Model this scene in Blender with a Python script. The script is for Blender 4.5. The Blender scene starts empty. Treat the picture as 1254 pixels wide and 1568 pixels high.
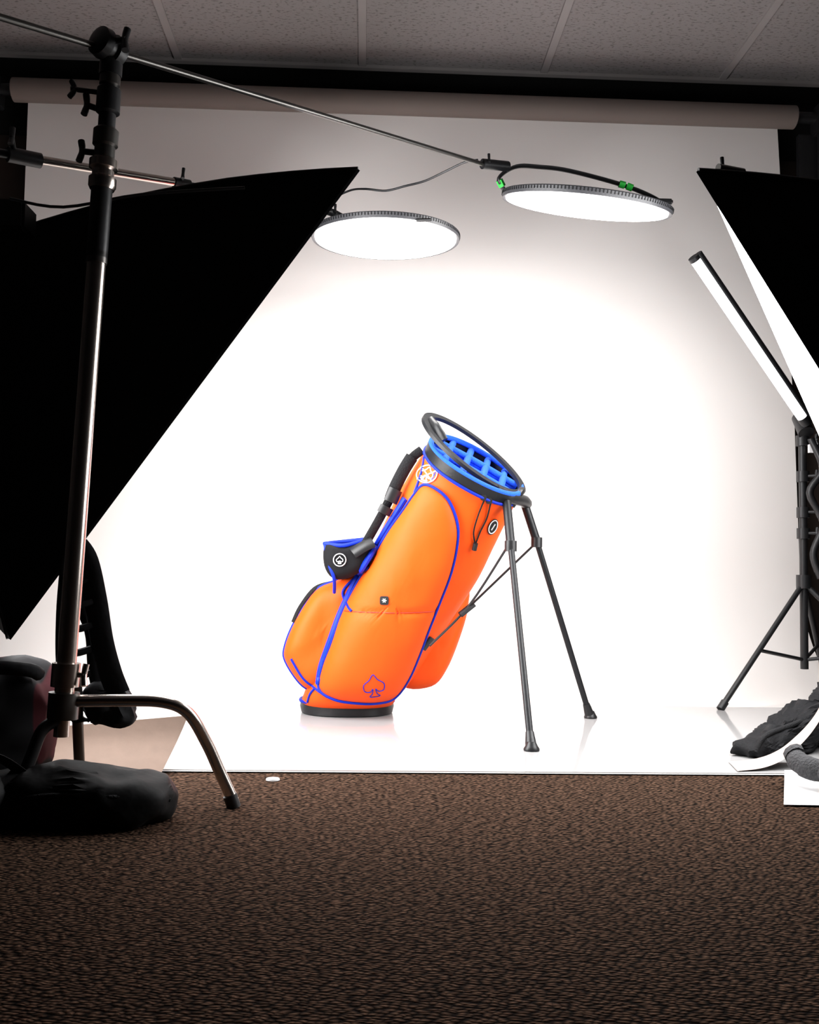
import bpy, bmesh, math
from mathutils import Matrix, Vector, noise
from mathutils.bvhtree import BVHTree
pi=math.pi
scene=bpy.context.scene
V=Vector
# ---------------------------------------------------------------- materials
def new_mat(n):
    m=bpy.data.materials.new(n);m.use_nodes=True
    return m,m.node_tree.nodes,m.node_tree.links,m.node_tree.nodes['Principled BSDF']
def mat(n,c,r=.6,metal=0,e=0,ec=(1,1,1),nscale=60,nvar=.12,bump=.05,sheen=0,coat=0,spec=.5):
    m,N,L,b=new_mat(n)
    tc=N.new('ShaderNodeTexCoord');nz=N.new('ShaderNodeTexNoise');nz.inputs['Scale'].default_value=nscale;nz.inputs['Detail'].default_value=4
    L.new(tc.outputs['Object'],nz.inputs['Vector'])
    mx=N.new('ShaderNodeMix');mx.data_type='RGBA'
    mx.inputs[6].default_value=(*[x*(1-nvar) for x in c],1);mx.inputs[7].default_value=(*[min(1,x*(1+nvar)) for x in c],1)
    L.new(nz.outputs['Fac'],mx.inputs[0]);L.new(mx.outputs[2],b.inputs['Base Color'])
    b.inputs['Roughness'].default_value=r;b.inputs['Metallic'].default_value=metal
    b.inputs['Specular IOR Level'].default_value=spec
    b.inputs['Sheen Weight'].default_value=sheen;b.inputs['Coat Weight'].default_value=coat
    if bump:
        bp=N.new('ShaderNodeBump');bp.inputs['Strength'].default_value=bump;bp.inputs['Distance'].default_value=.01
        L.new(nz.outputs['Fac'],bp.inputs['Height']);L.new(bp.outputs['Normal'],b.inputs['Normal'])
    if e:
        b.inputs['Emission Color'].default_value=(*ec,1);b.inputs['Emission Strength'].default_value=e
    return m
ORANGE=mat('orange_leatherette',(.84,.075,.002),.6,nscale=7,nvar=.04,bump=.5,spec=.22)
BLUE=mat('blue_piping',(.002,.018,.36),.6,spec=.2)
BLUEF=mat('blue_fleece',(.002,.075,.70),.9,nscale=200,bump=.3)
BLACK=mat('black_plastic',(.009,.009,.010),.42,spec=.4)
BLACKF=mat('black_fabric',(.006,.006,.007),.85,nscale=14,bump=.6,spec=.16)
NYL=mat('black_nylon',(.006,.006,.0065),.65,nscale=11,bump=.6,spec=.18)
WEB=mat('black_webbing',(.008,.008,.009),.75,nscale=300,bump=.4,spec=.2)
GREY=mat('black_anodised_tube',(.007,.0075,.009),.42,nscale=150,spec=.3)
HOUS=mat('dark_grey_housing',(.05,.05,.055),.45,nscale=150)
STEEL=mat('chrome_steel',(.50,.44,.40),.24,1,nscale=20,nvar=.05,bump=0)
DSTEEL=mat('dark_steel',(.10,.095,.09),.35,.9,nscale=30,bump=0)
WHITE=mat('white_print',(.85,.85,.85),.5)
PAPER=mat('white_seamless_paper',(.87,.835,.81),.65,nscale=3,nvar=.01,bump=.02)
ROLLP=mat('shaded_paper_roll',(.16,.13,.115),.75,nscale=3,nvar=.03,bump=.02)  # roll of the white paper, its shade painted in as a darker colour
CREAM=mat('shaded_paper_curl',(.36,.30,.27),.7,nscale=3,nvar=.03,bump=.02)  # curled white paper; dim cream shading is put into the base colour
ACR=mat('white_acrylic',(.365,.362,.36),.07,nscale=3,nvar=.0,bump=0,spec=.42)
TAN=mat('kraft_card',(.15,.10,.075),.85,nscale=40)
GREEN=mat('green_tape',(.02,.55,.05),.6)
LED=mat('led_diffuser',(1,1,1),.5,e=21,ec=(1,.98,.96),bump=0)
SBL=mat('softbox_diffuser',(1,1,1),.5,e=17,bump=0)
SBR=mat('softbox_diffuser_b',(1,1,1),.5,e=12,bump=0)
TUBE=mat('tube_diffuser',(1,1,1),.5,e=10,bump=0)
SOCK=mat('grey_knit',(.05,.05,.053),.95,nscale=200,bump=.6)
def carpet():
    m,N,L,b=new_mat('brown_loop_carpet')
    tc=N.new('ShaderNodeTexCoord');mp=N.new('ShaderNodeMapping');L.new(tc.outputs['Object'],mp.inputs[0])
    mp.inputs['Rotation'].default_value=(0,0,.45);mp.inputs['Scale'].default_value=(1.0,1.6,1)
    nd=N.new('ShaderNodeTexNoise');nd.inputs['Scale'].default_value=28;L.new(mp.outputs[0],nd.inputs['Vector'])
    vm=N.new('ShaderNodeVectorMath');vm.operation='MULTIPLY_ADD';vm.inputs[1].default_value=(.018,.018,.0);L.new(nd.outputs['Color'],vm.inputs[0]);L.new(mp.outputs[0],vm.inputs[2])
    vo=N.new('ShaderNodeTexVoronoi');vo.inputs['Scale'].default_value=106;vo.voronoi_dimensions='2D';vo.inputs['Randomness'].default_value=.6;L.new(vm.outputs[0],vo.inputs['Vector'])
    cr=N.new('ShaderNodeValToRGB');cr.color_ramp.elements[0].position=.10;cr.color_ramp.elements[0].color=(.125,.072,.047,1)
    cr.color_ramp.elements[1].position=.58;cr.color_ramp.elements[1].color=(.008,.005,.0035,1);L.new(vo.outputs['Distance'],cr.inputs[0])
    n2=N.new('ShaderNodeTexNoise');n2.inputs['Scale'].default_value=60;L.new(mp.outputs[0],n2.inputs['Vector'])
    mr=N.new('ShaderNodeMapRange');mr.inputs[1].default_value=.38;mr.inputs[2].default_value=.62;mr.inputs[3].default_value=.45;mr.inputs[4].default_value=1.1;L.new(n2.outputs['Fac'],mr.inputs[0])
    mx=N.new('ShaderNodeMix');mx.data_type='RGBA';mx.blend_type='MULTIPLY';mx.inputs[0].default_value=1
    L.new(cr.outputs[0],mx.inputs[6]);L.new(mr.outputs[0],mx.inputs[7]);L.new(mx.outputs[2],b.inputs['Base Color'])
    b.inputs['Roughness'].default_value=1;b.inputs['Specular IOR Level'].default_value=.03
    bp=N.new('ShaderNodeBump');bp.invert=True;bp.inputs['Strength'].default_value=.9;bp.inputs['Distance'].default_value=.005
    L.new(vo.outputs['Distance'],bp.inputs['Height']);L.new(bp.outputs[0],b.inputs['Normal'])
    return m
def tilemat():
    m,N,L,b=new_mat('acoustic_ceiling_tile')
    tc=N.new('ShaderNodeTexCoord');mp=N.new('ShaderNodeMapping');mp.inputs['Scale'].default_value=(1,2.2,1);L.new(tc.outputs['Object'],mp.inputs[0])
    n=N.new('ShaderNodeTexNoise');n.inputs['Scale'].default_value=60;n.inputs['Detail'].default_value=3;L.new(mp.outputs[0],n.inputs['Vector'])
    cr=N.new('ShaderNodeValToRGB');cr.color_ramp.elements[0].position=.36;cr.color_ramp.elements[0].color=(.15,.135,.133,1)
    cr.color_ramp.elements[1].position=.44;cr.color_ramp.elements[1].color=(.27,.247,.245,1);L.new(n.outputs['Fac'],cr.inputs[0]);L.new(cr.outputs[0],b.inputs['Base Color'])
    b.inputs['Roughness'].default_value=.95
    bp=N.new('ShaderNodeBump');bp.inputs['Strength'].default_value=.5;bp.inputs['Distance'].default_value=.003;L.new(n.outputs['Fac'],bp.inputs['Height']);L.new(bp.outputs[0],b.inputs['Normal'])
    return m
# ---------------------------------------------------------------- helpers
def link(o): bpy.context.collection.objects.link(o);return o
def parent(n,loc=(0,0,0)):
    e=bpy.data.objects.new(n,None);e.empty_display_size=.05;e.location=loc;return link(e)
def mesh(n,vs,fs,m,par=None,smooth=True):
    me=bpy.data.meshes.new(n);me.from_pydata([tuple(v) for v in vs],[],fs)
    bm=bmesh.new();bm.from_mesh(me);bmesh.ops.recalc_face_normals(bm,faces=bm.faces);bm.to_mesh(me);bm.free()
    me.materials.append(m)
    if smooth:
        for p in me.polygons:p.use_smooth=True
    o=link(bpy.data.objects.new(n,me))
    if par:
        o.parent=par;o.matrix_parent_inverse=Matrix.Translation(-par.location)
    if smooth:
        try:
            me.set_sharp_from_angle(angle=math.radians(40))
        except Exception: pass
    return o
def box(n,lo,hi,m,par=None,bev=.0):
    bm=bmesh.new();bmesh.ops.create_cube(bm,size=1)
    for v in bm.verts:v.co=V([lo[i]+(v.co[i]+.5)*(hi[i]-lo[i]) for i in range(3)])
    if bev:bmesh.ops.bevel(bm,geom=bm.edges[:],offset=bev,segments=2,affect='EDGES')
    vs=[v.co.copy() for v in bm.verts];fs=[[v.index for v in f.verts] for f in bm.faces];bm.free()
    return mesh(n,vs,fs,m,par,smooth=False)
def cr(pts,n=8,closed=False):
    P=[V(p) for p in pts];out=[];N=len(P)
    rng=range(N) if closed else range(N-1)
    for i in rng:
        if closed:a,b,c,d=P[(i-1)%N],P[i],P[(i+1)%N],P[(i+2)%N]
        else:a,b,c,d=P[max(i-1,0)],P[i],P[i+1],P[min(i+2,N-1)]
        for k in range(n):
            t=k/n
            out.append(.5*((2*b)+(c-a)*t+(2*a-5*b+4*c-d)*t*t+(3*b-a-3*c+d)*t**3))
    if not closed:out.append(P[-1])
    return out
def tube(n,pts,r,m,par=None,closed=False,seg=10,flat=1.0,up=None,smooth=0):
    P=[V(p) for p in pts]
    if smooth:P=cr(P,smooth,closed)
    N=len(P);vs=[];fs=[]
    prev=None
    for i,p in enumerate(P):
        if closed:t=(P[(i+1)%N]-P[(i-1)%N])
        else:t=P[min(i+1,N-1)]-P[max(i-1,0)]
        t.normalize()
        if up is not None:
            a=V(up)-t*V(up).dot(t);a.normalize()
        elif prev is None:a=t.orthogonal().normalized()
        else:
            a=prev-t*prev.dot(t);a.normalize()
        prev=a;b=t.cross(a)
        rr=r[min(int(i*len(r)/N),len(r)-1)] if isinstance(r,(list,tuple)) else r
        for k in range(seg):
            w=2*pi*k/seg;vs.append(p+a*(math.cos(w)*rr)+b*(math.sin(w)*rr*flat))
    for i in range(N if closed else N-1):
        j=(i+1)%N
        for k in range(seg):fs.append((i*seg+k,i*seg+(k+1)%seg,j*seg+(k+1)%seg,j*seg+k))
    if not closed:
        fs.append(tuple(range(seg)));fs.append(tuple((N-1)*seg+k for k in range(seg)))
    return mesh(n,vs,fs,m,par)
def rod(n,a,b,r,m,par=None,r2=None,seg=20):
    a=V(a);b=V(b);t=(b-a).normalized();o=t.orthogonal().normalized();q=t.cross(o);vs=[];r2=r if r2 is None else r2
    for p,rr in((a,r),(b,r2)):
        for k in range(seg):
            w=2*pi*k/seg;vs.append(p+o*math.cos(w)*rr+q*math.sin(w)*rr)
    fs=[(k,(k+1)%seg,seg+(k+1)%seg,seg+k) for k in range(seg)]+[tuple(range(seg)),tuple(range(seg,2*seg))]
    return mesh(n,vs,fs,m,par)
def lathe(n,a,ax,prof,m,par=None,seg=32):
    a=V(a);t=V(ax).normalized();o=t.orthogonal().normalized();q=t.cross(o);vs=[]
    for h,rr in prof:
        for k in range(seg):
            w=2*pi*k/seg;vs.append(a+t*h+o*math.cos(w)*rr+q*math.sin(w)*rr)
    fs=[]
    for i in range(len(prof)-1):
        for k in range(seg):fs.append((i*seg+k,i*seg+(k+1)%seg,(i+1)*seg+(k+1)%seg,(i+1)*seg+k))
    fs.append(tuple(range(seg)));fs.append(tuple((len(prof)-1)*seg+k for k in range(seg)))
    return mesh(n,vs,fs,m,par)
def knob(n,c,ax,m,par,r=.012,L=.03):
    c=V(c);ax=V(ax).normalized();o=V((0,.25,1)).normalized()
    rod(n+'_shaft',c,c+ax*L,r*.5,m,par)
    tube(n+'_wing',[c+ax*L+o*r*1.9,c+ax*(L*.85),c+ax*L-o*r*1.9],[r*.55,r*.5,r*.55],m,par,smooth=4)
def blob(n,c,s,m,par=None,e=.7,amp=.02,fr=6,floor=True,rot=0,sub=5,seed=0,zmin=.002,tilt=0,fold=.9):
    bm=bmesh.new();bmesh.ops.create_icosphere(bm,subdivisions=sub,radius=1)
    R=Matrix.Rotation(rot,3,'Z')@Matrix.Rotation(tilt,3,'Y')
    for v in bm.verts:
        d=v.co.normalized()
        p=V([math.copysign(abs(d[i])**e,d[i])*s[i] for i in range(3)])
        q=p*fr+V((seed,seed*2,0))
        p+=d*(noise.noise(q)*amp+(.5-abs(noise.noise(q*2.1+V((5,3,1)))))*amp*fold)
        p=R@p+V(c)
        if floor and p.z<zmin:p.z=zmin
        v.co=p
    vs=[v.co.copy() for v in bm.verts];fs=[[v.index for v in f.verts] for f in bm.faces];bm.free()
    return mesh(n,vs,fs,m,par)
# ---------------------------------------------------------------- room shell
XL,XR,YF,YB,ZC=-2.3,2.5,-1.2,3.86,2.40
box('floor',(XL,YF,-.05),(XR,YB,0),carpet())
box('ceiling',(XL,YF,ZC),(XR,YB,ZC+.05),tilemat())
WALLD=mat('dark_brown_wall',(.035,.022,.016),.8,nscale=8)
WALLG=mat('dim_grey_wall',(.012,.010,.010),.9,nscale=8)
box('wall_back',(XL,YB,0),(XR,YB+.08,ZC),WALLD)
box('wall_left',(XL-.08,YF,0),(XL,YB,ZC),WALLG)
box('wall_right',(XR,YF,0),(XR+.08,YB,ZC),WALLG)
box('wall_front',(XL,YF-.08,0),(XR,YF,ZC),WALLG)
GRID=mat('ceiling_grid_metal',(.31,.285,.28),.6,nscale=5)
x=-.76-.715*2
i=1
while x<XR-.02:
    box('trim_%d'%i,(x-.014,YF,ZC-.008),(x+.014,3.80,ZC),GRID);x+=.715;i+=1
box('trim_%d'%i,(XL,3.79,ZC-.012),(XR,3.815,ZC),GRID)
box('trim_%d'%(i+1),(XL,3.815,2.10),(XR,YB,ZC-.0),mat('black_valance',(.006,.006,.006),.9,nscale=20,spec=.1))
# ---------------------------------------------------------------- seamless backdrop
bd=parent('paper_backdrop',(.135,3.7,0))
pp=[(3.742,2.2),(3.742,1.6),(3.742,1.0)]+[(3.742-.46+.46*math.cos(a),.463-.46*math.sin(a)) for a in [k*pi/2/20 for k in range(21)]]+[(2.7,.003),(2.10,.003)]
vs=[];fs=[]
for k,(y,z) in enumerate(pp):
    vs+=[(-1.31,y,z),(1.585+.075*min(1,(2.2-z)/1.5),y,z)]
    if k:fs.append((2*k-2,2*k-1,2*k+1,2*k))
mesh('hanging_sheet',vs,fs,PAPER,bd)
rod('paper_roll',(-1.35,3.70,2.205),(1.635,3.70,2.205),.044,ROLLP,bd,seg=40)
rod('roll_core_l',(-1.40,3.70,2.205),(-1.34,3.70,2.205),.022,BLACK,bd)
rod('roll_core_r',(1.62,3.70,2.205),(1.72,3.70,2.205),.022,BLACK,bd)
for nm,xx in(('l',-1.43),('r',1.75)):
    rod('support_pole_'+nm,(xx,3.70,0),(xx,3.70,2.26),.022,BLACK,bd)
    box('roll_hook_'+nm,(xx-.035,3.66,2.14),(xx+.035,3.74,2.25),BLACK,bd,.004)
    rod('pole_foot_'+nm,(xx,3.70,0),(xx,3.70,.03),.09,BLACK,bd)
box('hook_plate_r',(1.66,3.72,1.95),(1.80,3.745,2.15),BLACK,bd,.004)
acr=parent('acrylic_sheet',(.1,2.6,0))
box('gloss_panel',(-.80,2.106,.0035),(1.40,3.16,.0055),ACR,acr)
# ---------------------------------------------------------------- golf bag
bag=parent('golf_stand_bag',(-.046,2.97,0))
S=[(-46,2970,30,134),(-37,2941,58,135),(-3,2912,117,142),(55,2883,237,154),(120,2855,356,156),(177,2826,459,155),(226,2797,570,154),(273,2768,661,148),(293,2745,697,143)]
ANG=[0,2,4,8,12,17,22,27,28]
def sec(t):
    i=min(int(t),7);w=t-i
    C=V(S[i][:3]).lerp(V(S[i+1][:3]),w)/1000
    a=(S[i][3]*(1-w)+S[i+1][3]*w)/1000
    an=math.radians(ANG[i]*(1-w)+ANG[i+1]*w)
    e1=V((math.cos(an),0,-math.sin(an)))
    u=t/8
    e2=V((.16*u,1-.09*u,.40*u)).normalized()
    b=.118+.022*u
    return C,a,b,e1,e2
def ellip(C,a,b,e1,e2,n=64,ex=2.3):
    o=[]
    for k in range(n):
        w=2*pi*k/n;c,s_=math.cos(w),math.sin(w)
        o.append(C+e1*a*math.copysign(abs(c)**(2/ex),c)+e2*b*math.copysign(abs(s_)**(2/ex),s_))
    return o
cen=cr([V(q[:3])/1000 for q in S],6)
vs=[];fs=[];n=64
for j in range(len(cen)):
    t=j/6;C,a,b,e1,e2=sec(t);C=cen[j]
    vs+=ellip(C,a,b,e1,e2,n)
for j in range(len(cen)-1):
    for k in range(n):fs.append((j*n+k,j*n+(k+1)%n,(j+1)*n+(k+1)%n,(j+1)*n+k))
fs.append(tuple(range(n)))
body=mesh('bag_body',vs,fs,ORANGE,bag)
surf=[body]
bbv=BVHTree.FromPolygons([v.co for v in body.data.vertices],[tuple(p.vertices) for p in body.data.polygons])
def bodyy(x,z):
    h=bbv.ray_cast(V((x,1.5,z)),V((0,1,0)))
    return h[0].y if h[0] else None
C,a,b,e1,e2=sec(0)
vs=[];hs=[(.006,.96),(.009,1.0),(.026,1.03),(.036,1.02)]
for h,k_ in hs:vs+=ellip(V((C.x,C.y,h)),a*k_,b*k_,V((1,0,0)),V((0,1,0)),n)
fs=[]
for j in range(len(hs)-1):
    for k in range(n):fs.append((j*n+k,j*n+(k+1)%n,(j+1)*n+(k+1)%n,(j+1)*n+k))
fs.append(tuple(range(n)))
mesh('base_boot',vs,fs,BLACK,bag)
tube('base_piping',[p for p in ellip(V((C.x,C.y,.042)),a*1.02,b*1.02,V((1,0,0)),V((0,1,0)),n)],.005,BLUE,bag,closed=True)
def pillow(nm,out,D,m,back=.05,dirv=(0,-1,0),pw=4.5,e=.6,rings=12,wr=0):
    O=cr(out,5,True);N=len(O);c=sum(O,V())/N;d=V(dirv).normalized();vs=[p-d*back for p in O]
    for r_ in range(rings):
        t=1-(r_/rings)**1.6
        h=D*(1-t**pw)**e
        vs+=[c+(p-c)*t+d*(h+wr*(1-t)*noise.noise((c+(p-c)*t)*14)) for p in O]
    vs.append(c+d*D);fs=[]
    for r_ in range(rings):
        for k in range(N):fs.append((r_*N+k,r_*N+(k+1)%N,(r_+1)*N+(k+1)%N,(r_+1)*N+k))
    for k in range(N):fs.append((rings*N+k,rings*N+(k+1)%N,len(vs)-1))
    return mesh(nm,vs,fs,m,bag),O
pk=[(152,655),(182,645),(219,612),(243,557),(247,504),(234,423),(204,332),(178,258),(157,192),(128,116),(92,62),(46,50),(-19,52),(-80,62),(-124,90),(-116,151),(-92,217),(-65,301),(-25,383),(19,456),(62,532),(101,589),(130,632)]
O=cr([V((x/1000,0,z/1000)) for x,z in pk],5,True);N=len(O);c=sum(O,V())/N
RG=18;vs=[]
def surfy(x,z):
    y=bodyy(x,z)
    return 2.88 if y is None else y
for p in O:vs.append(V((p.x,surfy(p.x,p.z)+.03,p.z)))
def crease(q): # horizontal pocket seam dips in
    s_=.309+.05*max(0,q.x-.10)
    return .007*math.exp(-((q.z-s_)/.007)**2)
for r_ in range(RG):
    t=1-(r_/RG)**1.5;h=.004+.027*(1-t**9)**.7
    for p in O:
        q=c+(p-c)*t;wr=(.007*noise.noise(V((q.x*8,3,q.z*6)))+.003*noise.noise(V((q.x*25,7,q.z*14))))*(1-t)
        vs.append(V((q.x,surfy(q.x,q.z)-h+wr+crease(q),q.z)))
vs.append(V((c.x,surfy(c.x,c.z)-.031,c.z)));fs=[]
for r_ in range(RG):
    for k in range(N):fs.append((r_*N+k,r_*N+(k+1)%N,(r_+1)*N+(k+1)%N,(r_+1)*N+k))
for k in range(N):fs.append((RG*N+k,RG*N+(k+1)%N,len(vs)-1))
o=mesh('side_pocket',vs,fs,ORANGE,bag);surf.append(o)
tube('side_pocket_piping',[V((p.x,surfy(p.x,p.z)-.010,p.z)) for p in O],.0040,BLUE,bag,closed=True)
lp=[(11,448),(-76,396),(-142,363),(-198,276),(-227,200),(-224,158),(-181,96),(-143,77),(-99,91),(-72,183),(-36,317)]
lp=[V((x/1000,2.90,z/1000)) for x,z in lp]
o,O=pillow('ball_pocket',lp,.066,ORANGE,back=.0,wr=.010,pw=6);surf.append(o)
o2,_=pillow('ball_pocket_back',lp,.08,ORANGE,back=.0,dirv=(0,1,0))
tube('ball_pocket_piping',O,.0045,BLUE,bag,closed=True)
rp=[(293,378),(305,321),(283,234),(244,137),(200,87),(116,88),(110,184),(150,319)]
rp=[V((x/1000,2.93,z/1000)) for x,z in rp]
o,O=pillow('apparel_pocket',rp,.06,ORANGE,back=0,wr=.012);surf.append(o)
pillow('apparel_pocket_back',rp,.07,ORANGE,back=0,dirv=(0,1,0))
pu=[V((x/1000,2.77,z/1000)) for x,z in [(-111,493),(-60,488),(8,508),(27,471),(-22,412),(-82,397),(-113,433)]]
o,_=pillow('cooler_pouch',pu,.035,BLACKF,back=.10);surf.append(o)
tube('pouch_rim',[(-.113,2.765,.495),(-.06,2.745,.490),(0,2.76,.506)],.006,BLUE,bag,smooth=6)
tube('pouch_rim_rear',[(-.113,2.765,.495),(-.10,2.86,.500),(0,2.86,.512)],.006,BLUE,bag,smooth=6)
tube('pouch_edge',[(-.113,2.765,.495),(-.10,2.75,.44),(-.085,2.75,.400),(-.085,2.80,.36)],.005,BLUE,bag,smooth=6)
bvs=[BVHTree.FromPolygons([v.co for v in s_.data.vertices],[tuple(p.vertices) for p in s_.data.polygons]) for s_ in surf]
def hit(x,z,off=.003):
    best=None
    for t in bvs:
        h=t.ray_cast(V((x,1.5,z)),V((0,1,0)))
        if h[0] and (best is None or h[0].y<best[0].y):best=h
    if best is None:return V((x,2.85,z))
    return best[0]+V((0,-off,0))
def drape(nm,pts,r,m,closed=False,k=8,off=.002):
    P=cr([(x,0,z) for x,z in pts],k,closed)
    return tube(nm,[hit(p.x,p.z,off) for p in P],r,m,bag,closed=closed,seg=8)
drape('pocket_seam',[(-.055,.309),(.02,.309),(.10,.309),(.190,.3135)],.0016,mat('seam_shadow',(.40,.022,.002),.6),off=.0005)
ZIP=mat('zip_tape',(.002,.026,.46),.5,spec=.2)
drape('main_zip',[(.106,.620),(.060,.545),(.017,.470),(-.026,.395),(-.067,.305),(-.095,.225),(-.118,.155),(-.126,.105)],.0085,ZIP,off=.007)
drape('upper_piping',[(.130,.635),(.148,.690),(.156,.735)],.0035,BLUE)
drape('gusset_piping',[(.01,.43),(-.035,.395),(-.062,.36),(-.048,.325),(-.035,.31)],.004,BLUE)
drape('lower_gusset_piping',[(-.205,.17),(-.17,.115),(-.13,.085),(-.08,.062),(.0,.050)],.0035,BLUE)
drape('foot_piping',[(-.158,.045),(-.150,.070),(-.135,.09)],.0035,BLUE)
def spade(s,cx,cz,ang):
    p=[(0,1),(.35,.55),(.85,.15),(.8,-.4),(.35,-.5),(.12,-.25),(.2,-.7),(.42,-.95),(-.42,-.95),(-.2,-.7),(-.12,-.25),(-.35,-.5),(-.8,-.4),(-.85,.15),(-.35,.55)]
    c,s_=math.cos(ang),math.sin(ang)
    return [(cx+s*(x*c-z*s_),cz+s*(x*s_+z*c)) for x,z in p]
drape('spade_stitching',spade(.033,.030,.105,.12),.0013,BLUE,closed=True,k=4,off=.001)
def patch(nm,cx,cz,hw,hh,m,ang=0,rnd=5,off=.003):
    c,s_=math.cos(ang),math.sin(ang);ctr=hit(cx,cz,off);rim=[]
    for k in range(40):
        w=2*pi*k/40;a_,b_=math.cos(w),math.sin(w)
        x=hw*math.copysign(abs(a_)**(2/rnd),a_);z=hh*math.copysign(abs(b_)**(2/rnd),b_)
        rim.append(hit(cx+x*c-z*s_,cz+x*s_+z*c,off))
    vs=rim+[ctr];return mesh(nm,vs,[(k,(k+1)%40,40) for k in range(40)],m,bag)
patch('square_badge',.053,.342,.012,.012,BLACK)
for q in range(3):
    a_=q*pi/3
    tube('badge_star_%d'%q,[hit(.053+.006*math.cos(a_),.342+.006*math.sin(a_),.005),hit(.053-.006*math.cos(a_),.342-.006*math.sin(a_),.005)],.0011,WHITE,bag,seg=6)
def ringlogo(nm,cx,cz,rx,rz,w,m,ang=0,off=.004):
    c,s_=math.cos(ang),math.sin(ang);P=[]
    for k in range(32):
        t=2*pi*k/32;x=rx*math.cos(t);z=rz*math.sin(t);P.append(hit(cx+x*c-z*s_,cz+x*s_+z*c,off))
    tube(nm,P,w,m,bag,closed=True,seg=6)
ringlogo('crest_ring',.162,.685,.026,.024,.0018,WHITE)
drape('crest_spade',spade(.019,.162,.685,-.4),.0018,WHITE,closed=True,k=4)
drape('crest_bar_a',[(.137,.673),(.187,.692)],.0018,WHITE)
drape('crest_bar_b',[(.148,.707),(.176,.663)],.0018,WHITE)
patch('side_badge',.345,.545,.014,.022,BLACK,-.4,2)
ringlogo('side_badge_ring',.345,.545,.011,.018,.0014,WHITE,-.4,.006)
drape('side_badge_mark',[(.340,.537),(.350,.553)],.002,WHITE,off=.005)
ringlogo('pouch_badge_ring',-.070,.450,.017,.017,.0013,WHITE)
drape('pouch_badge_spade',spade(.010,-.070,.450,0),.0011,WHITE,closed=True,k=3,off=.004)
nrm=V((.43,-.42,.80)).normalized()
C8=V((.295,2.742,.703));E1=V((.882,0,-.47)).normalized();E2=nrm.cross(E1).normalized()
E1=E2.cross(nrm).normalized()
def band(nm,h0,h1,a0,a1,b0,b1,m,thick=.006):
    vs=[]
    A=[(h0,a0,b0),(h1,a1,b1),(h1,a1-thick,b1-thick),(h0,a0-thick,b0-thick)]
    for h,a_,b_ in A:vs+=ellip(C8+nrm*h,a_,b_,E1,E2,64,2.2)
    fs=[]
    for j in range(4):
        for k in range(64):fs.append((j*64+k,j*64+(k+1)%64,((j+1)%4)*64+(k+1)%64,((j+1)%4)*64+k))
    return mesh(nm,vs,fs,m,bag)
band('cuff_band',-.008,.020,.147,.150,.143,.146,GREY)
tube('cuff_lower_piping',ellip(C8-nrm*.011,.147,.144,E1,E2,64,2.2),.0042,BLUE,bag,closed=True)
tube('cuff_fleece_rim',ellip(C8+nrm*.020,.142,.138,E1,E2,64,2.2),.008,BLUEF,bag,closed=True)
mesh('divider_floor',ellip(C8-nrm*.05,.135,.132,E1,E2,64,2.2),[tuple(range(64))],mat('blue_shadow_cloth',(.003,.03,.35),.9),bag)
for q,(u0,v0,u1,v1) in enumerate([(-.13,-.045,.13,-.045),(-.13,.045,.13,.045),(-.085,-.11,-.085,.11),(-.028,-.13,-.028,.13),(.028,-.13,.028,.13),(.085,-.11,.085,.11)]):
    p0=C8+E1*u0+E2*v0;p1=C8+E1*u1+E2*v1
    d=(p1-p0).normalized();w=d.cross(nrm).normalized()*.007;top=nrm*.010;bot=-nrm*.05
    vs=[p0-w+bot,p0+w+bot,p1+w+bot,p1-w+bot,p0-w+top,p0+w+top,p1+w+top,p1-w+top]
    mesh('divider_%d'%q,vs,[(0,1,2,3),(4,5,6,7),(0,1,5,4),(1,2,6,5),(2,3,7,6),(3,0,4,7)],BLUEF,bag,False)
    tube('divider_cap_%d'%q,[p0+top,p0.lerp(p1,.5)+top+nrm*.003,p1+top],.010,BLUEF,bag,smooth=6)
hc=V((.295,2.730,.748));h1=V((.787,-.06,-.616)).normalized();h2=V((.28,.88,.38));h2=(h2-h1*h2.dot(h1)).normalized()
hn=h1.cross(h2)
P=[hc+h1*.166*math.cos(t)+h2*.118*math.sin(t) for t in [2*pi*k/72 for k in range(72)]]
vs=[];fs=[]
for k,p in enumerate(P):
    rad=(p-hc).normalized()
    for aa,bb in((.012,.005),(.012,-.005),(-.012,-.005),(-.012,.005)):
        vs.append(p+rad*aa*.9+hn*bb)
    for q in range(4):fs.append((k*4+q,k*4+(q+1)%4,((k+1)%72)*4+(q+1)%4,((k+1)%72)*4+q))
mesh('carry_handle',vs,fs,GREY,bag)
tube('handle_bracket_l',[(.172,2.72,.842),(.188,2.68,.812),(.205,2.665,.775)],[.010,.012,.014],GREY,bag,flat=.6,smooth=4)
tube('handle_bracket_r',[hc+h1*.165,V((.415,2.70,.635)),V((.395,2.70,.605))],.016,BLACK,bag,flat=.7,smooth=4)
SP=[(.150,2.72,.755),(.120,2.715,.728),(.088,2.72,.668),(.044,2.735,.578),(.006,2.75,.508),(-.016,2.75,.470),(-.045,2.745,.450)]
tube('shoulder_strap',SP,.013,WEB,bag,flat=.35,up=(1,.2,0),smooth=6)
tube('shoulder_strap_pad',[(.123,2.712,.735),(.102,2.712,.70),(.080,2.716,.655),(.066,2.72,.62)],.018,WEB,bag,flat=.5,up=(1,.2,0),smooth=5)
tube('strap_buckle',[(.080,2.71,.645),(.065,2.712,.610)],.020,BLACK,bag,flat=.5,up=(1,.2,0))
tube('strap_slider',[(.057,2.72,.598),(.047,2.722,.578)],.020,BLACK,bag,flat=.45,up=(1,.2,0))
tube('pouch_buckle',[(-.035,2.725,.468),(-.005,2.73,.488),(.02,2.735,.500)],.019,BLACK,bag,flat=.5,smooth=3)
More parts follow.
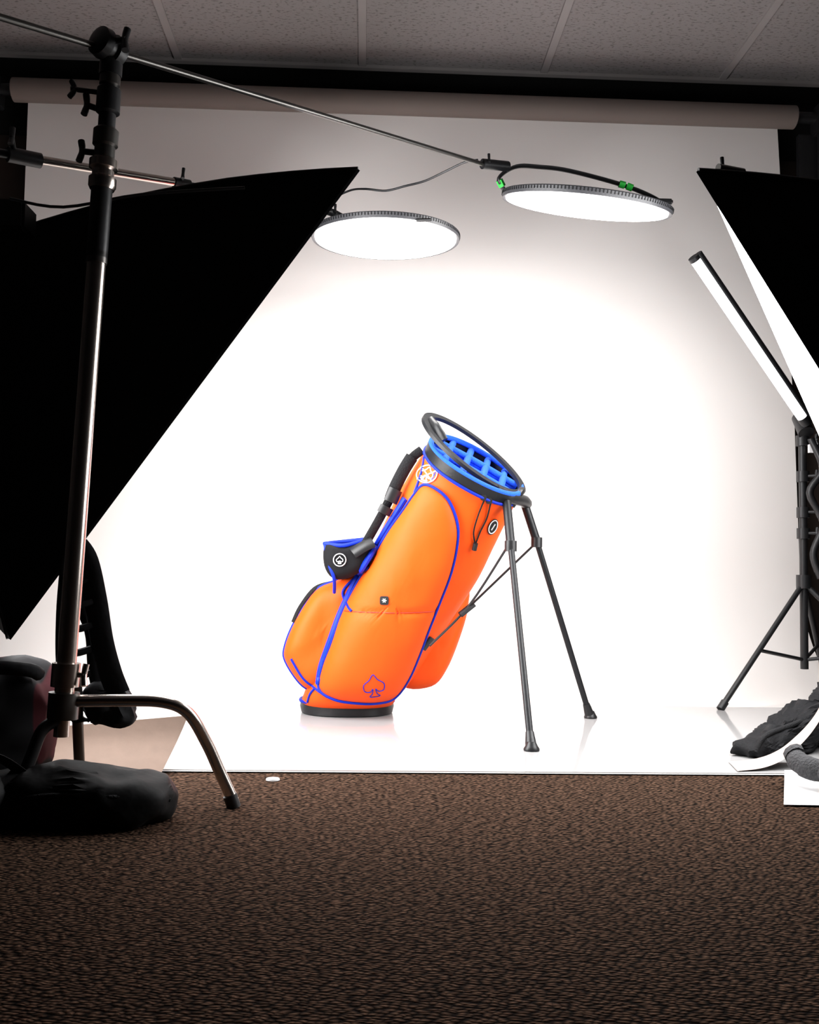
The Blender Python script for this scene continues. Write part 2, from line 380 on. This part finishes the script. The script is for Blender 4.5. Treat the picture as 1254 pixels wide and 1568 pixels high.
tube('rear_strap',[(-.10,2.92,.385),(-.145,2.90,.368),(-.185,2.90,.315),(-.205,2.90,.27)],.007,WEB,bag,flat=.6,smooth=5)
tube('leg_hinge',[(.345,2.64,.640),(.39,2.67,.625),(.435,2.74,.622),(.452,2.79,.618)],.017,BLACK,bag,smooth=5)
for nm,top,knee,foot in(('a',(.377,2.655,.612),(.381,2.60,.496),(.398,2.352,.0056)),('b',(.447,2.78,.612),(.482,2.79,.513),(.660,2.888,.0056))):
    top,knee,foot=V(top),V(knee),V(foot);d=(foot-knee).normalized()
    rod('leg_upper_'+nm,top,knee,.0120,GREY,bag)
    rod('leg_joint_'+nm,knee+V((0,0,.01)),knee-V((0,0,.018)),.016,BLACK,bag)
    rod('leg_tube_'+nm,knee,foot-d*.01,.0085,GREY,bag)
    rod('foot_tip_'+nm,foot-d*.045,foot-d*.012,.010,BLACK,bag,.014)
    lathe('foot_pad_'+nm,foot+V((0,0,.001)),(0,0,1),[(0,.019),(.004,.019),(.010,.015),(.02,.010)],BLACK,bag)
tube('actuator_rod_a',[(.372,2.60,.490),(.286,2.73,.330),(.178,2.70,.222)],.0034,BLACK,bag,smooth=5)
tube('actuator_rod_b',[(.478,2.79,.505),(.300,2.80,.330),(.270,2.79,.300)],.0034,BLACK,bag,smooth=5)
tube('actuator_clip',[(.300,2.735,.335),(.262,2.725,.305)],.010,BLACK,bag,flat=.6)
tube('actuator_anchor',[hit(.190,.238,.008),hit(.166,.205,.008)],.010,BLACK,bag,flat=.5)
drape('bungee_cord_a',[(.318,.628),(.300,.575),(.290,.530),(.296,.500)],.0022,WEB,off=.006)
drape('bungee_cord_b',[(.333,.622),(.325,.570),(.308,.530),(.298,.500)],.0022,WEB,off=.006)
tube('cord_lock',[hit(.297,.500,.012),hit(.294,.482,.012)],.007,BLACK,bag)
for q,(x_,z_) in enumerate([(.306,.640),(.322,.632)]):tube('cord_anchor_%d'%q,[hit(x_,z_,.006),hit(x_+.004,z_-.02,.006)],.009,BLACK,bag)
# ---------------------------------------------------------------- c-stand with boom
cs=parent('c_stand',(-.515,1.75,0))
ax=lambda z:V((-.515+(z-.139)*.0388,1.75,z))
rod('column_spigot',ax(.130),ax(.20),.013,STEEL,cs)
rod('base_casting',ax(.16),ax(.205),.026,DSTEEL,cs)
rod('base_casting_upper',ax(.215),ax(.255),.024,STEEL,cs)
rod('column',ax(.2),ax(.965),.0165,STEEL,cs,seg=32)
rod('column_collar',ax(.955),ax(.975),.0185,DSTEEL,cs)
rod('column_sleeve',ax(.965),ax(1.09),.0185,BLACK,cs)
lathe('lower_clamp',ax(1.088),(.0388,0,1),[(0,.021),(.006,.024),(.020,.024),(.024,.019),(.034,.019),(.038,.025),(.052,.025),(.056,.020)],STEEL,cs)
rod('riser_a',ax(1.14),ax(1.19),.018,DSTEEL,cs)
lathe('mid_clamp',ax(1.165),(.0388,0,1),[(0,.018),(.004,.022),(.03,.022),(.034,.018)],DSTEEL,cs)
rod('riser_b',ax(1.19),ax(1.25),.015,BLACK,cs)
lathe('upper_clamp',ax(1.225),(.0388,0,1),[(0,.016),(.004,.021),(.045,.021),(.05,.016)],BLACK,cs)
rod('riser_c',ax(1.25),ax(1.32),.014,BLACK,cs)
lathe('top_clamp',ax(1.275),(.0388,0,1),[(0,.014),(.004,.018),(.02,.018),(.024,.014)],DSTEEL,cs)
rod('grip_neck',ax(1.295),ax(1.33),.020,BLACK,cs)
knob('knob_mid',ax(1.155)+V((-.018,0,0)),(-1,-.2,.0),BLACK,cs,.011,.024)
knob('knob_upper',ax(1.235)+V((-.018,0,0)),(-1,-.2,.25),BLACK,cs,.011,.022)
knob('knob_top',ax(1.265)+V((-.016,0,0)),(-1,-.2,.0),BLACK,cs,.009,.050)
knob('knob_base',ax(.235)+V((.02,0,0)),(1,-.3,0),STEEL,cs,.010,.015)
gh=V((-.466,1.75,1.345))
lathe('grip_head_disc',gh+V((-.02,-.035,0)),(.5,.8,-.1),[(0,.016),(.004,.026),(.018,.028),(.022,.022),(.030,.022),(.034,.028),(.05,.028),(.055,.02)],BLACK,cs)
knob('grip_handle',gh+V((.012,-.03,.0)),(.9,-.4,-.1),BLACK,cs,.012,.022)
B0=V((-.654,1.536,1.296));B1=V((.3105,2.65,1.534))
bt=(B1-B0).normalized()
rod('boom_arm',B0-bt*.15,B1,.0060,DSTEEL,cs)
tube('leg_a',[(-.514,1.75,.190),(-.42,1.75,.192),(-.345,1.752,.190),(-.303,1.762,.170),(-.273,1.785,.115),(-.250,1.795,.063),(-.226,1.80,.012)],.0105,STEEL,cs,smooth=6,seg=16)
rod('leg_a_tip',(-.232,1.798,.022),(-.224,1.80,.0),.0125,BLACK,cs)
tube('leg_b',[(-.515,1.75,.160),(-.54,1.73,.145),(-.555,1.72,.10),(-.57,1.71,.05),(-.58,1.70,.008)],.0105,BLACK,cs,smooth=6,seg=16)
tube('leg_c',[(-.515,1.75,.225),(-.525,1.83,.225),(-.535,1.90,.20),(-.545,1.96,.10),(-.55,2.0,.012)],.0105,DSTEEL,cs,smooth=6,seg=16)
# ---------------------------------------------------------------- round LED lights
def ledpanel(name,c,nd,r,extra):
    p=parent(name,c);c=V(c);nd=V(nd).normalized()
    lathe('housing',c,-nd,[(-.006,r*.972),(-.008,r),(.008,r*1.01),(.011,r*1.0),(.013,r*.9),(.020,r*.35),(.020,r*.3)],HOUS,p,64)
    o=nd.orthogonal().normalized();q=nd.cross(o)
    mesh('diffuser',[c+nd*.009+(o*math.cos(t)+q*math.sin(t))*r*.955 for t in [2*pi*k/64 for k in range(64)]],[tuple(range(64))],LED,p,False)
    vs=[];fs=[]
    for k in range(150):
        t=2*pi*k/150;d=o*math.cos(t)+q*math.sin(t);s_=nd.cross(d)*.0014
        b0=len(vs);vs+=[c+d*r*1.0-s_,c+d*r*1.0+s_,c+d*r*1.013+s_,c+d*r*1.013-s_]
        vs+=[v-nd*.008 for v in vs[b0:b0+4]]
        fs+=[tuple(b0+i for i in f) for f in((0,1,2,3),(4,5,6,7),(0,1,5,4),(1,2,6,5),(2,3,7,6),(3,0,4,7))]
    mesh('cooling_ribs',vs,fs,BLACK,p,False)
    extra(p,c,nd,r);return p
def ex1(p,c,nd,r):
    tube('yoke',[(.372,2.70,1.482),(.350,2.68,1.510),(.400,2.70,1.553),(.470,2.72,1.563),(.560,2.74,1.563),(.712,2.74,1.527),(.80,2.73,1.488),(.835,2.71,1.448)],.011,BLACK,p,flat=.45,up=(0,1,0),smooth=6)
    rod('yoke_mount',(.300,2.64,1.533),(.375,2.68,1.545),.014,BLACK,p)
    knob('yoke_knob',(.320,2.64,1.535),(-.2,-.2,1),BLACK,p,.007,.014)
    for q,(a_,b_) in enumerate([((.702,2.738,1.5295),(.718,2.738,1.5255)),((.724,2.738,1.524),(.740,2.736,1.517)),((.352,2.683,1.507),(.362,2.690,1.492))]):
        tube('green_tape_%d'%q,[a_,b_],.0135,GREEN,p,flat=.7,up=(0,1,0))
    box('power_box',(.74,2.68,1.455),(.84,2.74,1.470),BLACK,p,.004)
ledpanel('round_led_light',(.600,2.70,1.452),(-.10,.235,-.96),.236,ex1)
def ex2(p,c,nd,r):
    tube('arm_mount',[(-.17,2.93,1.505),(-.11,2.98,1.505),(-.04,3.0,1.47)],.012,BLACK,p,smooth=4)
    knob('mount_knob',(-.11,2.97,1.505),(0,-.3,1),BLACK,p,.008,.012)
    tube('tilt_latch',[(.13,2.79,1.425),(.17,2.775,1.422)],.005,BLACK,p)
ledpanel('round_led_light',(.045,3.0,1.443),(0.0,.045,-1),.226,ex2)
pc=parent('power_cable',(.1,2.8,1.53))
tube('cable',[(-.107,2.93,1.54),(-.06,2.90,1.55),(-.017,2.85,1.535),(.04,2.82,1.520),(.096,2.78,1.520),(.15,2.73,1.517),(.202,2.68,1.525),(.25,2.64,1.535),(.285,2.62,1.535)],.0032,BLACK,pc,smooth=6,seg=8)
pc2=parent('boom_stand',(-1.06,2.25,0))
rod('column',(-1.20,2.16,0.05),(-1.20,2.16,1.46),.017,DSTEEL,pc2)
for q in range(3):
    a_=q*2*pi/3+.9
    rod('leg_%d'%q,(-1.20,2.16,.42),(-1.20+.22*math.cos(a_),2.16+.22*math.sin(a_),.008),.010,BLACK,pc2)
rod('clamp',(-1.20,2.11,1.38),(-1.20,2.21,1.38),.028,BLACK,pc2)
rod('boom_rear',(-1.26,2.13,1.378),(-.842,2.35,1.392),.010,BLACK,pc2)
rod('boom_arm',(-.842,2.35,1.392),(-.500,2.60,1.436),.0105,STEEL,pc2)
rod('boom_tip',(-.500,2.60,1.436),(-.13,2.96,1.505),.008,DSTEEL,pc2)
rod('boom_collar',(-.86,2.335,1.39),(-.80,2.385,1.397),.018,BLACK,pc2)
knob('boom_knob',(-.845,2.33,1.40),(-.1,-.3,1),BLACK,pc2,.012,.03)
rod('tip_collar',(-.52,2.585,1.433),(-.485,2.615,1.438),.014,BLACK,pc2)
knob('tip_knob',(-.50,2.585,1.44),(.3,-.5,.8),BLACK,pc2,.008,.018)
# ---------------------------------------------------------------- softboxes
def softbox(name,rim,apex,m,loc,bul=.35,sag=.05):
    p=parent(name,loc);R=[V(r) for r in rim];c=sum(R,V())/4;A=V(apex);ax_=A-c;nE=14;nT=18
    nr=ax_.normalized();vs=[];fs=[];ring=[]
    for i_ in range(4):
        for k in range(nE):ring.append((R[i_].lerp(R[(i_+1)%4],k/nE),k/nE))
    N=len(ring)
    def prof(t,d,s_):
        rl=(1-t);hl=t
        rd=math.cos(t*pi/2);hd=math.sin(t*pi/2)
        rr=(1-bul)*rl+bul*rd;hh=(1-bul)*hl+bul*hd
        sg=1-sag*math.sin(pi*s_)*math.sin(pi*t)*1.5+.006*noise.noise(V((s_*9,t*7,d.x*3)))*math.sin(pi*t)
        return c+d*(rr*.93*sg+.07)+ax_*hh
    for j in range(nT+1):
        t=j/nT
        for q,s_ in ring:vs.append(prof(t,q-c,s_))
    for j in range(nT):
        for k in range(N):fs.append((j*N+k,j*N+(k+1)%N,(j+1)*N+(k+1)%N,(j+1)*N+k))
    fs.append(tuple(nT*N+k for k in range(N)))
    mesh('fabric_shell',vs,fs,BLACKF,p)
    vs=[];fs=[]
    for q,s_ in ring:
        vs+=[q,q-nr*.006]
    for k in range(N):fs.append((2*k,2*k+1,(2*((k+1)%N))+1,2*((k+1)%N)))
    mesh('front_lip',vs,fs,BLACKF,p)
    mesh('diffusion_panel',[c+(r-c)*.985+nr*.004 for r in R],[(0,1,2),(0,2,3)],m,p,False)
    for i_ in range(4):
        tube('rib_seam_%d'%i_,[prof(t/12,R[i_]-c,0)+(R[i_]-c).normalized()*.001 for t in range(13)],.0035,BLACK,p,seg=8)
    rod('speed_ring',A-nr*.02,A+nr*.03,.085,BLACK,p)
    return p,A,nr
def lstand(loc,top,h,rad,ph):
    s=parent('light_stand',(loc[0],loc[1],0))
    rod('column',(loc[0],loc[1],.02),top,.016,DSTEEL,s)
    rod('tilt_head',V(top)-V((0,.05,0)),V(top)+V((0,.05,0)),.03,BLACK,s)
    for q in range(3):
        a_=q*2*pi/3+ph
        rod('leg_%d'%q,(loc[0],loc[1],.40),(loc[0]+rad*math.cos(a_),loc[1]+rad*math.sin(a_),.008),.009,BLACK,s)
        rod('brace_%d'%q,(loc[0],loc[1],.15),(loc[0]+rad*.5*math.cos(a_),loc[1]+rad*.5*math.sin(a_),.21),.006,BLACK,s)
sb,A,nr=softbox('softbox_light',[(-.029,1.95,1.224),(-.681,1.95,.282),(-1.00,2.6,.33),(-.235,2.6,1.430)],(-.876,2.21,1.105),SBL,(-.55,2.25,.7),bul=.20)
rod('strobe_head',A+nr*.03,A+nr*.26,.055,BLACK,sb)
rod('strobe_rim',A+nr*.03,A+nr*.06,.064,DSTEEL,sb)
box('strobe_control',(-.80,2.00,1.10),(-.70,2.08,1.16),BLACK,sb,.006)
tube('modelling_cord',[(-.70,1.92,1.13),(-.60,1.93,1.12),(-.45,1.93,1.15),(-.25,1.93,1.17)],.003,BLACK,sb,smooth=5)
lstand((-1.40,2.60),(-1.14,2.25,1.30),0,.20,1.2)
sb2,A,nr=softbox('softbox_light',[(.612,1.80,1.181),(1.129,1.80,.357),(1.259,2.5,.558),(.925,2.5,1.405)],(1.36,2.1,1.19),SBR,(1.0,2.1,.9),bul=.12)
rod('strobe_head',A+nr*.03,A+nr*.28,.055,BLACK,sb2)
lstand((1.66,2.10),(1.58,2.10,1.36),0,.30,.3)
rod('corner_bar',(.660,1.83,1.200),(.72,1.86,1.205),.007,DSTEEL,sb2)
knob('corner_knob',(.672,1.84,1.192),(0,0,1),BLACK,sb2,.007,.020)
# ---------------------------------------------------------------- tube light on stand
tl=parent('led_tube_light',(1.455,3.25,0))
a_=V((1.010,3.0,1.400));b_=V((1.432,3.2,.950));d=(b_-a_).normalized()
sd=d.cross(V((0,1,0))).normalized()
if sd.x<0:sd=-sd
tube('tube_diffuser',[a_,b_],.016,TUBE,tl,seg=20)
tube('tube_housing',[a_-d*.012+sd*.018+V((0,-.002,0)),b_+d*.012+sd*.018+V((0,-.002,0))],.013,BLACK,tl,seg=20)
rod('end_cap_top',a_-d*.014,a_,.0175,BLACK,tl);rod('end_cap_bottom',b_,b_+d*.03,.0185,BLACK,tl)
rod('stand_column',(1.455,3.25,.12),(1.455,3.25,.95),.013,BLACK,tl)
rod('stand_top_clamp',(1.455,3.22,.90),(1.455,3.27,.96),.026,BLACK,tl)
for q,z_ in enumerate([.86,.74,.62,.55]):
    rod('stand_clamp_%d'%q,(1.455,3.25,z_),(1.455,3.25,z_+.035),.021,BLACK,tl);knob('stand_knob_%d'%q,(1.465,3.23,z_+.018),(.8,-.6,0),BLACK,tl,.010,.03)
box('stand_label',(1.463,3.215,.835),(1.500,3.228,.862),WHITE,tl)
tube('coiled_cable',[(1.47,3.22,.88),(1.50,3.2,.78),(1.46,3.21,.70),(1.50,3.2,.60),(1.47,3.21,.50),(1.49,3.2,.42)],.012,BLACK,tl,smooth=6)
rod('leg_hub',(1.455,3.25,.385),(1.455,3.25,.43),.024,BLACK,tl)
for q,ft in enumerate([(1.112,3.084,.008),(1.77,3.02,.006),(1.69,3.58,.006)]):
    h=V((1.455,3.25,.405));ft=V(ft)
    rod('leg_%d'%q,h,ft,.009,BLACK,tl);rod('leg_tip_%d'%q,ft+(h-ft).normalized()*.03,ft,.0125,BLACK,tl)
    rod('brace_%d'%q,h.lerp(ft,.55),(1.455,3.25,.15),.006,BLACK,tl)
# ---------------------------------------------------------------- floor clutter left
sg=parent('sandbag',(-.55,1.75,0))
blob('sand_pouch_a',(-.462,1.70,.038),(.155,.070,.045),NYL,sg,amp=.022,fr=8,rot=-.08,seed=3,e=.62,fold=.8)
blob('sand_pouch_b',(-.735,1.65,.05),(.165,.08,.055),NYL,sg,amp=.022,fr=8,rot=.12,seed=8,e=.62,fold=.8)
tube('sandbag_bridge',[(-.63,1.67,.075),(-.60,1.67,.065),(-.57,1.69,.068)],.042,NYL,sg,flat=.5,up=(0,1,0),smooth=5)
tube('sandbag_handle',[(-.65,1.65,.095),(-.62,1.64,.120),(-.58,1.65,.110),(-.55,1.68,.078)],.013,WEB,sg,flat=.25,smooth=5)
tube('sandbag_seam_a',[(-.315,1.68,.040),(-.39,1.630,.055),(-.49,1.630,.057),(-.57,1.64,.045)],.004,WEB,sg,smooth=5)
def bagmat():
    m,N,L,b=new_mat('black_red_nylon');tc=N.new('ShaderNodeTexCoord');w=N.new('ShaderNodeTexWave');w.inputs['Scale'].default_value=2.4;w.inputs['Distortion'].default_value=1.5
    L.new(tc.outputs['Object'],w.inputs['Vector']);c_=N.new('ShaderNodeValToRGB');c_.color_ramp.elements[0].position=.70;c_.color_ramp.elements[0].color=(.008,.008,.009,1)
    c_.color_ramp.elements[1].position=.76;c_.color_ramp.elements[1].color=(.045,.009,.012,1);L.new(w.outputs['Fac'],c_.inputs[0]);L.new(c_.outputs[0],b.inputs['Base Color']);b.inputs['Roughness'].default_value=.85;b.inputs['Specular IOR Level'].default_value=.12;return m
bp=parent('backpack',(-.80,1.93,0))
blob('pack_body',(-.80,1.96,.122),(.200,.09,.12),bagmat(),bp,e=.45,amp=.02,fr=8,seed=5)
tube('pack_rim',[(-.605,1.90,.220),(-.63,1.87,.232),(-.80,1.865,.238),(-.96,1.87,.235)],.013,BLACKF,bp,smooth=5)
tube('pack_strap',[(-.74,1.865,.230),(-.72,1.86,.15),(-.73,1.86,.05)],.014,WEB,bp,flat=.3,up=(1,0,0),smooth=5)
cb=parent('cardboard_flap',(-.5,2.08,0))
vs=[];fs=[]
for i_ in range(13):
    u_=i_/12
    for k in range(5):
        t=k/4
        b0=V((-.70,2.06,.008)).lerp(V((-.404,2.06,.008)),u_);t0=V((-.72,2.15,.075)).lerp(V((-.370,2.15,.108)),u_)
        q=b0.lerp(t0,t);q.y+=.02*math.sin(pi*t);vs.append(q)
vs2=[v+V((0,.005,.001)) for v in vs];n0=len(vs)
for i_ in range(12):
    for k in range(4):
        a0=i_*5+k;fs.append((a0,a0+1,a0+6,a0+5));fs.append(tuple(n0+z for z in(a0,a0+1,a0+6,a0+5)))
mesh('card_panel',vs+vs2,fs,TAN,cb)
hs_=parent('hanging_nylon_harness',(-.50,1.93,.3))
HX=V((-.018,0,0))
for q,(P_,w_) in enumerate([([(-.53,1.92,.46),(-.510,1.92,.43),(-.495,1.93,.36),(-.48,1.93,.28),(-.462,1.93,.22),(-.445,1.93,.18)],.022),([(-.535,1.93,.45),(-.53,1.94,.38),(-.50,1.95,.30),(-.49,1.95,.22),(-.47,1.95,.15)],.019),([(-.55,1.93,.44),(-.558,1.94,.33),(-.553,1.94,.22),(-.53,1.94,.14),(-.50,1.94,.13)],.013)]):
    tube('web_strap_%d'%q,[V(p)+HX for p in P_],w_,BLACKF,hs_,flat=.25,up=(1,.3*q,0),smooth=6)
for q in range(6):
    z_=.40-q*.045;tube('web_rung_%d'%q,[V((-.555,1.93,z_))+HX,V((-.53,1.92,z_-.008))+HX,V((-.50,1.93,z_))+HX],.007,BLACKF,hs_,smooth=3,seg=8)
blob('draped_end',(-.490,1.95,.160),(.045,.03,.035),BLACKF,hs_,amp=.02,fr=20,floor=False,sub=4)
tag=parent('white_tag',(-.177,2.03,0));lathe('disc',(-.177,2.03,.001),(0,0,1),[(0,.014),(.003,.013)],WHITE,tag)
# ---------------------------------------------------------------- floor clutter right
BM=mat('black_mesh',(.005,.005,.006),.75,nscale=160,nvar=.9,bump=.3,spec=.2)
bg=parent('mesh_equipment_bag',(1.1,2.45,0))
blob('bag_body',(1.12,2.44,.066),(.29,.055,.045),BM,bg,amp=.03,fr=14,rot=.55,seed=2,zmin=.009,tilt=-.20,e=.8)
blob('bag_fold',(1.28,2.50,.12),(.16,.06,.055),BM,bg,amp=.035,fr=14,rot=.3,seed=6,zmin=.009,tilt=-.35,e=.8)
tube('bag_binding',[(.900,2.27,.02),(.93,2.285,.055),(1.02,2.335,.075),(1.12,2.39,.10),(1.2,2.43,.13)],.006,WEB,bg,smooth=6)
cu=parent('curled_paper_offcut',(.95,2.15,0))
prof=[(.80,.0075),(.85,.011),(.89,.020),(.925,.036),(.955,.058),(.985,.085),(1.01,.115),(1.03,.15)]
prof=cr([(x_,0,z_) for x_,z_ in prof],4);vs=[];fs=[]
for k,q in enumerate(prof):
    vs+=[(q.x,2.115+.07*k/len(prof),q.z),(q.x+.02,2.225+.02*k/len(prof),q.z)]
    if k:fs.append((2*k-2,2*k-1,2*k+1,2*k))
mesh('curl',vs,fs,CREAM,cu)
ws=parent('white_card',(.9,1.95,0));vs=[];fs=[]
for k in range(9):
    t=k/8;y_=1.825+.23*t;z_=.004+.018*t**2
    vs+=[(.776+.10*t,y_,z_),(1.15,y_-.02,z_)]
    if k:fs.append((2*k-2,2*k-1,2*k+1,2*k))
mesh('card',vs,fs,WHITE,ws)
so=parent('grey_sock',(.88,1.95,0))
tube('sock_leg',[(.872,2.00,.066),(.868,1.975,.056),(.880,1.945,.047),(.905,1.925,.044)],[.018,.021,.023,.022],SOCK,so,smooth=6,flat=.75,seg=16)
blob('sock_foot',(.935,1.925,.044),(.050,.028,.019),SOCK,so,amp=.008,fr=20,rot=.1,seed=4,zmin=.024,sub=4)
tube('sock_cuff',[(.872,2.004,.069),(.871,1.992,.063)],.0215,SOCK,so,flat=.8)
# ---------------------------------------------------------------- world, camera
w=bpy.data.worlds.new('dim_room');scene.world=w;w.use_nodes=True
w.node_tree.nodes['Background'].inputs[0].default_value=(1,.95,.92,1);w.node_tree.nodes['Background'].inputs[1].default_value=.01
M=Matrix.Rotation(-math.radians(2.5),3,'Z')@Matrix.Rotation(math.radians(93.45),3,'X')@Matrix.Rotation(0.015,3,'Z')
cam=bpy.data.cameras.new('camera');co=link(bpy.data.objects.new('camera',cam))
cam.sensor_fit='VERTICAL';cam.sensor_height=36;cam.lens=35
co.matrix_world=Matrix.Translation((0,0,.42))@M.to_4x4();scene.camera=co
scene.view_settings.view_transform='Standard'
